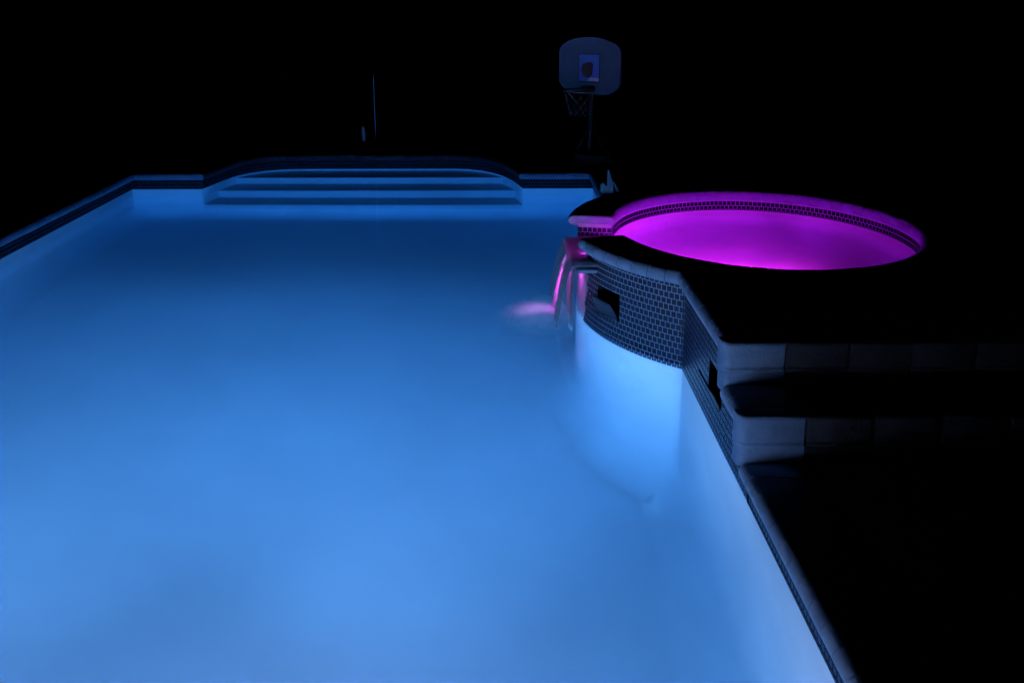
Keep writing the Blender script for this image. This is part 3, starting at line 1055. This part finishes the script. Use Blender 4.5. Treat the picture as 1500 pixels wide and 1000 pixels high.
# side coping and tread of the middle step
pt = coping_profile(0.075, 0.060, 0.20, ZT)
for i in range(2):
    y0 = YS2 + 0.078 + (YS1 + 0.01 - YS2 - 0.078) * i / 2; y1 = YS2 + 0.078 + (YS1 + 0.01 - YS2 - 0.078) * (i + 1) / 2
    b = MB()
    b.sweep([[(XR + d, y0 + 0.002, zz) for d, zz in pt], [(XR + d, y1 - 0.002, zz) for d, zz in pt]])
    o = b.build('coping_stone', M_coping, st); o.location = (-1.9, -3.2, -ZD)
b = MB()
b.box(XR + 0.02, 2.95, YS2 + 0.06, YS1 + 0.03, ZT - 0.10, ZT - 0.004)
o = b.build('tread', M_step_dim, st); o.location = (-1.9, -3.2, -ZD)

# ================================================================== BASKETBALL HOOP
hoop = tag(empty('basketball_hoop', (1.03, 9.42, ZD), 0), 'poolside basketball hoop with pale fan shaped backboard on a dark pole', 'basketball hoop')
def hp(mb, name, mat, parent=None, **kw): return mb.build(name, mat, parent or hoop, **kw)
b = MB()
base_poly = [(-0.20, -0.14), (-0.12, -0.20), (0.12, -0.20), (0.20, -0.14), (0.20, 0.20), (0.14, 0.26), (-0.14, 0.26), (-0.20, 0.20)]
n_ = len(base_poly)
lv = [(0.0, 1.0), (0.06, 1.0), (0.11, 0.94), (0.13, 0.80)]
b.sweep([[(x * s_, y * s_, z_) for x, y in base_poly] for z_, s_ in lv], smooth=False)
hp(b, 'base', M_black, bevel=0.0)
b = MB(); b.tube([(-0.01, 0.03, 0.10), (-0.01, 0.03, 0.45), (-0.008, 0.03, 0.80), (-0.006, 0.03, 1.12)], [0.027, 0.026, 0.024, 0.022], 14)
hp(b, 'pole', M_black)
b = MB(); b.tube([(0.16, 0.16, 0.10), (0.0, 0.05, 0.42)], 0.012, 8); b.tube([(-0.16, 0.16, 0.10), (-0.01, 0.05, 0.42)], 0.012, 8)
hp(b, 'brace', M_black)
yaw = R(-33)
MBD = Matrix.Translation((-0.045, -0.10, 1.07)) @ Matrix.Rotation(yaw, 4, 'Z')      # local -y faces the pool
def fan():
    pts = []
    zs0, zs1, W2 = -0.170, 0.140, 0.37
    pts += [(-W2, zs0), (-0.335, -0.225), (-0.26, -0.280), (-0.18, -0.295), (0.18, -0.295), (0.26, -0.280), (0.335, -0.225), (W2, zs0), (W2, zs1)]
    for k in range(1, 16):
        a = PI * k / 16
        pts.append((W2 * math.cos(a) ** 1 if False else W2 * math.cos(a), zs1 + 0.175 * math.sin(a) ** 0.9))
    pts.append((-W2, zs1))
    return pts
fp = fan()
b = MB()
b.sweep([[(x * s_, y, z_ * s_) for x, z_ in fp] for y, s_ in ((0.018, 0.985), (0.012, 1.0), (-0.012, 1.0), (-0.018, 0.985))], smooth=False)
bd = hp(b, 'backboard', M_board); bd.matrix_local = MBD
def flat(name, poly, y0, y1, mat, parent):
    b = MB(); b.sweep([[(x, y1, z_) for x, z_ in poly], [(x, y0, z_) for x, z_ in poly]], smooth=False)
    return b.build(name, mat, parent)
SQ = 0.120
flat('target_square', [(-SQ, -0.155), (SQ, -0.155), (SQ, 0.130), (-SQ, 0.130)], -0.0200, -0.0178, M_print_blue, bd)
flat('target_square', [(-SQ, 0.128), (SQ, 0.128), (SQ, 0.070), (-SQ * 0.7, 0.030), (-SQ, 0.020)], -0.0222, -0.0202, M_print_blue, bd)
flat('target_square', [(-0.02, -0.153), (SQ, -0.153), (SQ, -0.118), (0.02, -0.112)], -0.0222, -0.0202, M_print_white, bd)
fr_ = MB()
for x0, x1, z0, z1 in ((-SQ - 0.011, -SQ, -0.166, 0.141), (SQ, SQ + 0.011, -0.166, 0.141), (-SQ, SQ, -0.166, -0.155), (-SQ, SQ, 0.130, 0.141)):
    fr_.box(x0, x1, -0.0205, -0.0178, z0, z1)
fr_.build('square_outline', M_black, bd)
emb = [(-0.088, -0.005), (-0.070, 0.030), (-0.030, 0.042), (0.004, 0.050), (0.036, 0.046), (0.052, 0.022), (0.046, -0.030), (0.040, -0.085), (0.014, -0.112),
       (-0.036, -0.116), (-0.074, -0.098), (-0.090, -0.050)]
flat('dark_emblem', list(reversed(emb)), -0.0246, -0.0224, M_print_dark, bd)
b = MB(); b.box(-0.07, 0.07, -0.075, -0.016, -0.262, -0.212); hp(b, 'rim_bracket', M_rim, bd, bevel=0.004)
b = MB()
RC, RR_, RZ = (0.0, -0.245), 0.165, -0.232
b.tube([(RC[0] + RR_ * math.cos(2 * PI * k / 32), RC[1] + RR_ * math.sin(2 * PI * k / 32), RZ) for k in range(33)], 0.008, 8, cap=False)
rim = hp(b, 'rim', M_rim); rim.matrix_local = MBD
b = MB()
KN = 10
for k in range(KN):
    for dr in (1, -1):
        pts = []
        for q in range(6):
            t_ = q / 5
            a = 2 * PI * (k + dr * 0.5 * q) / KN
            rr_ = RR_ * (1 - 0.42 * t_ ** 0.8)
            pts.append((RC[0] + rr_ * math.cos(a), RC[1] + rr_ * math.sin(a), RZ - 0.27 * t_))
        b.tube(pts, 0.0024, 5, cap=False)
net = hp(b, 'net', M_net, rim)
b = MB(); b.box(-0.05, 0.05, 0.016, 0.13, -0.10, 0.02); o = hp(b, 'mount_bracket', M_black, bevel=0.006); o.matrix_local = MBD

# ---- white angular stand by the hoop
ws = tag(empty('plastic_stand', (0.966, 7.90, ZD), 0), 'small white angular plastic stand half hidden behind the spa rim', 'stand')
def slab(poly, y0, y1):
    b = MB(); b.sweep([[(x, y1, z_) for x, z_ in poly], [(x, y0, z_) for x, z_ in poly]], smooth=False); return b
slab([(0, 0), (0.108, 0), (0.108, 0.085), (0.100, 0.105), (0.062, 0.225), (0.054, 0.228), (0.052, 0.070), (0.044, 0.062), (0.018, 0.098), (0.0, 0.102)], -0.012, 0.012).build('panel', M_white, ws, bevel=0.003)
slab([(0.145, 0), (0.178, 0), (0.110, 0.118), (0.098, 0.118)], -0.030, -0.006).build('leg', M_white, ws, bevel=0.003)
slab([(0.0, 0), (0.03, 0), (0.03, 0.07), (0.0, 0.07)], 0.012, 0.10).build('foot', M_white, ws, bevel=0.003)

# ---- slim pole and small blade shaped ornament beyond the steps
gp = tag(empty('garden_pole', (-1.543, 10.80, ZD)), 'slim upright metal pole glinting in the dark beyond the pool steps', 'pole')
b = MB(); b.tube([(0.004, 0, 0.02), (0.003, 0, 0.3), (0.0, 0, 0.6), (-0.004, 0, 0.87)], [0.009, 0.009, 0.009, 0.007], 12)
b.build('shaft', M_pole, gp)
b = MB(); b.tube([(0, 0, 0), (0, 0, 0.015), (0, 0, 0.03)], [0.13, 0.125, 0.03], 24); b.build('base', M_black, gp)
M_orn = stone('glazed_ornament', (0.30, 0.31, 0.34), (0.36, 0.37, 0.40), 8, 0.4, 0.1, 30, 0.4)
go = tag(empty('garden_ornament', (-1.668, 10.70, ZD)), 'small teardrop shaped ornament standing on the dark deck left of the slim pole', 'ornament')
b = MB()
b.sweep([[(0.012 * (1 - t_) * 2 - 0.018 + wx * r_, wy * r_ * 0.6, z_) for wx, wy in [(math.cos(2 * PI * k / 14), math.sin(2 * PI * k / 14)) for k in range(14)]]
         for t_, r_, z_ in ((0, 0.018, 0.012), (0.05, 0.030, 0.03), (0.3, 0.034, 0.09), (0.55, 0.029, 0.15), (0.8, 0.017, 0.20), (1.0, 0.003, 0.235))][::1])
b.build('body', M_orn, go)
b = MB(); b.tube([(0, 0, 0), (0, 0, 0.015)], [0.04, 0.03], 16); b.build('foot', M_black, go)

# ---- lamp fixtures (housings of the pool and spa lamps set at the top)
for lx, lab in ((-2.7, 'round underwater light in the near pool wall farther from the spa'), (-0.35, 'round underwater light in the near pool wall nearer the spa')):
    pl = tag(empty('pool_light', (lx, Y0, POOL_LZ)), lab, 'pool light', 'underwater lights in the near pool wall')
    b = MB(); b.tube([(0, 0.0, 0), (0, 0.05, 0), (0, 0.06, 0)], [0.14, 0.14, 0.12], 28); b.build('housing', M_steel, pl)
sl = tag(empty('spa_light', (CX + 0.942 * math.cos(SPA_A), CY + 0.942 * math.sin(SPA_A), SPA_L[2]), SPA_A + PI / 2), 'round underwater light on the inside wall of the spa nearest the steps', 'spa light')
b = MB(); b.tube([(0, 0.0, 0), (0, 0.02, 0), (0, 0.03, 0)], [0.075, 0.075, 0.066], 24); b.build('housing', M_steel, sl)
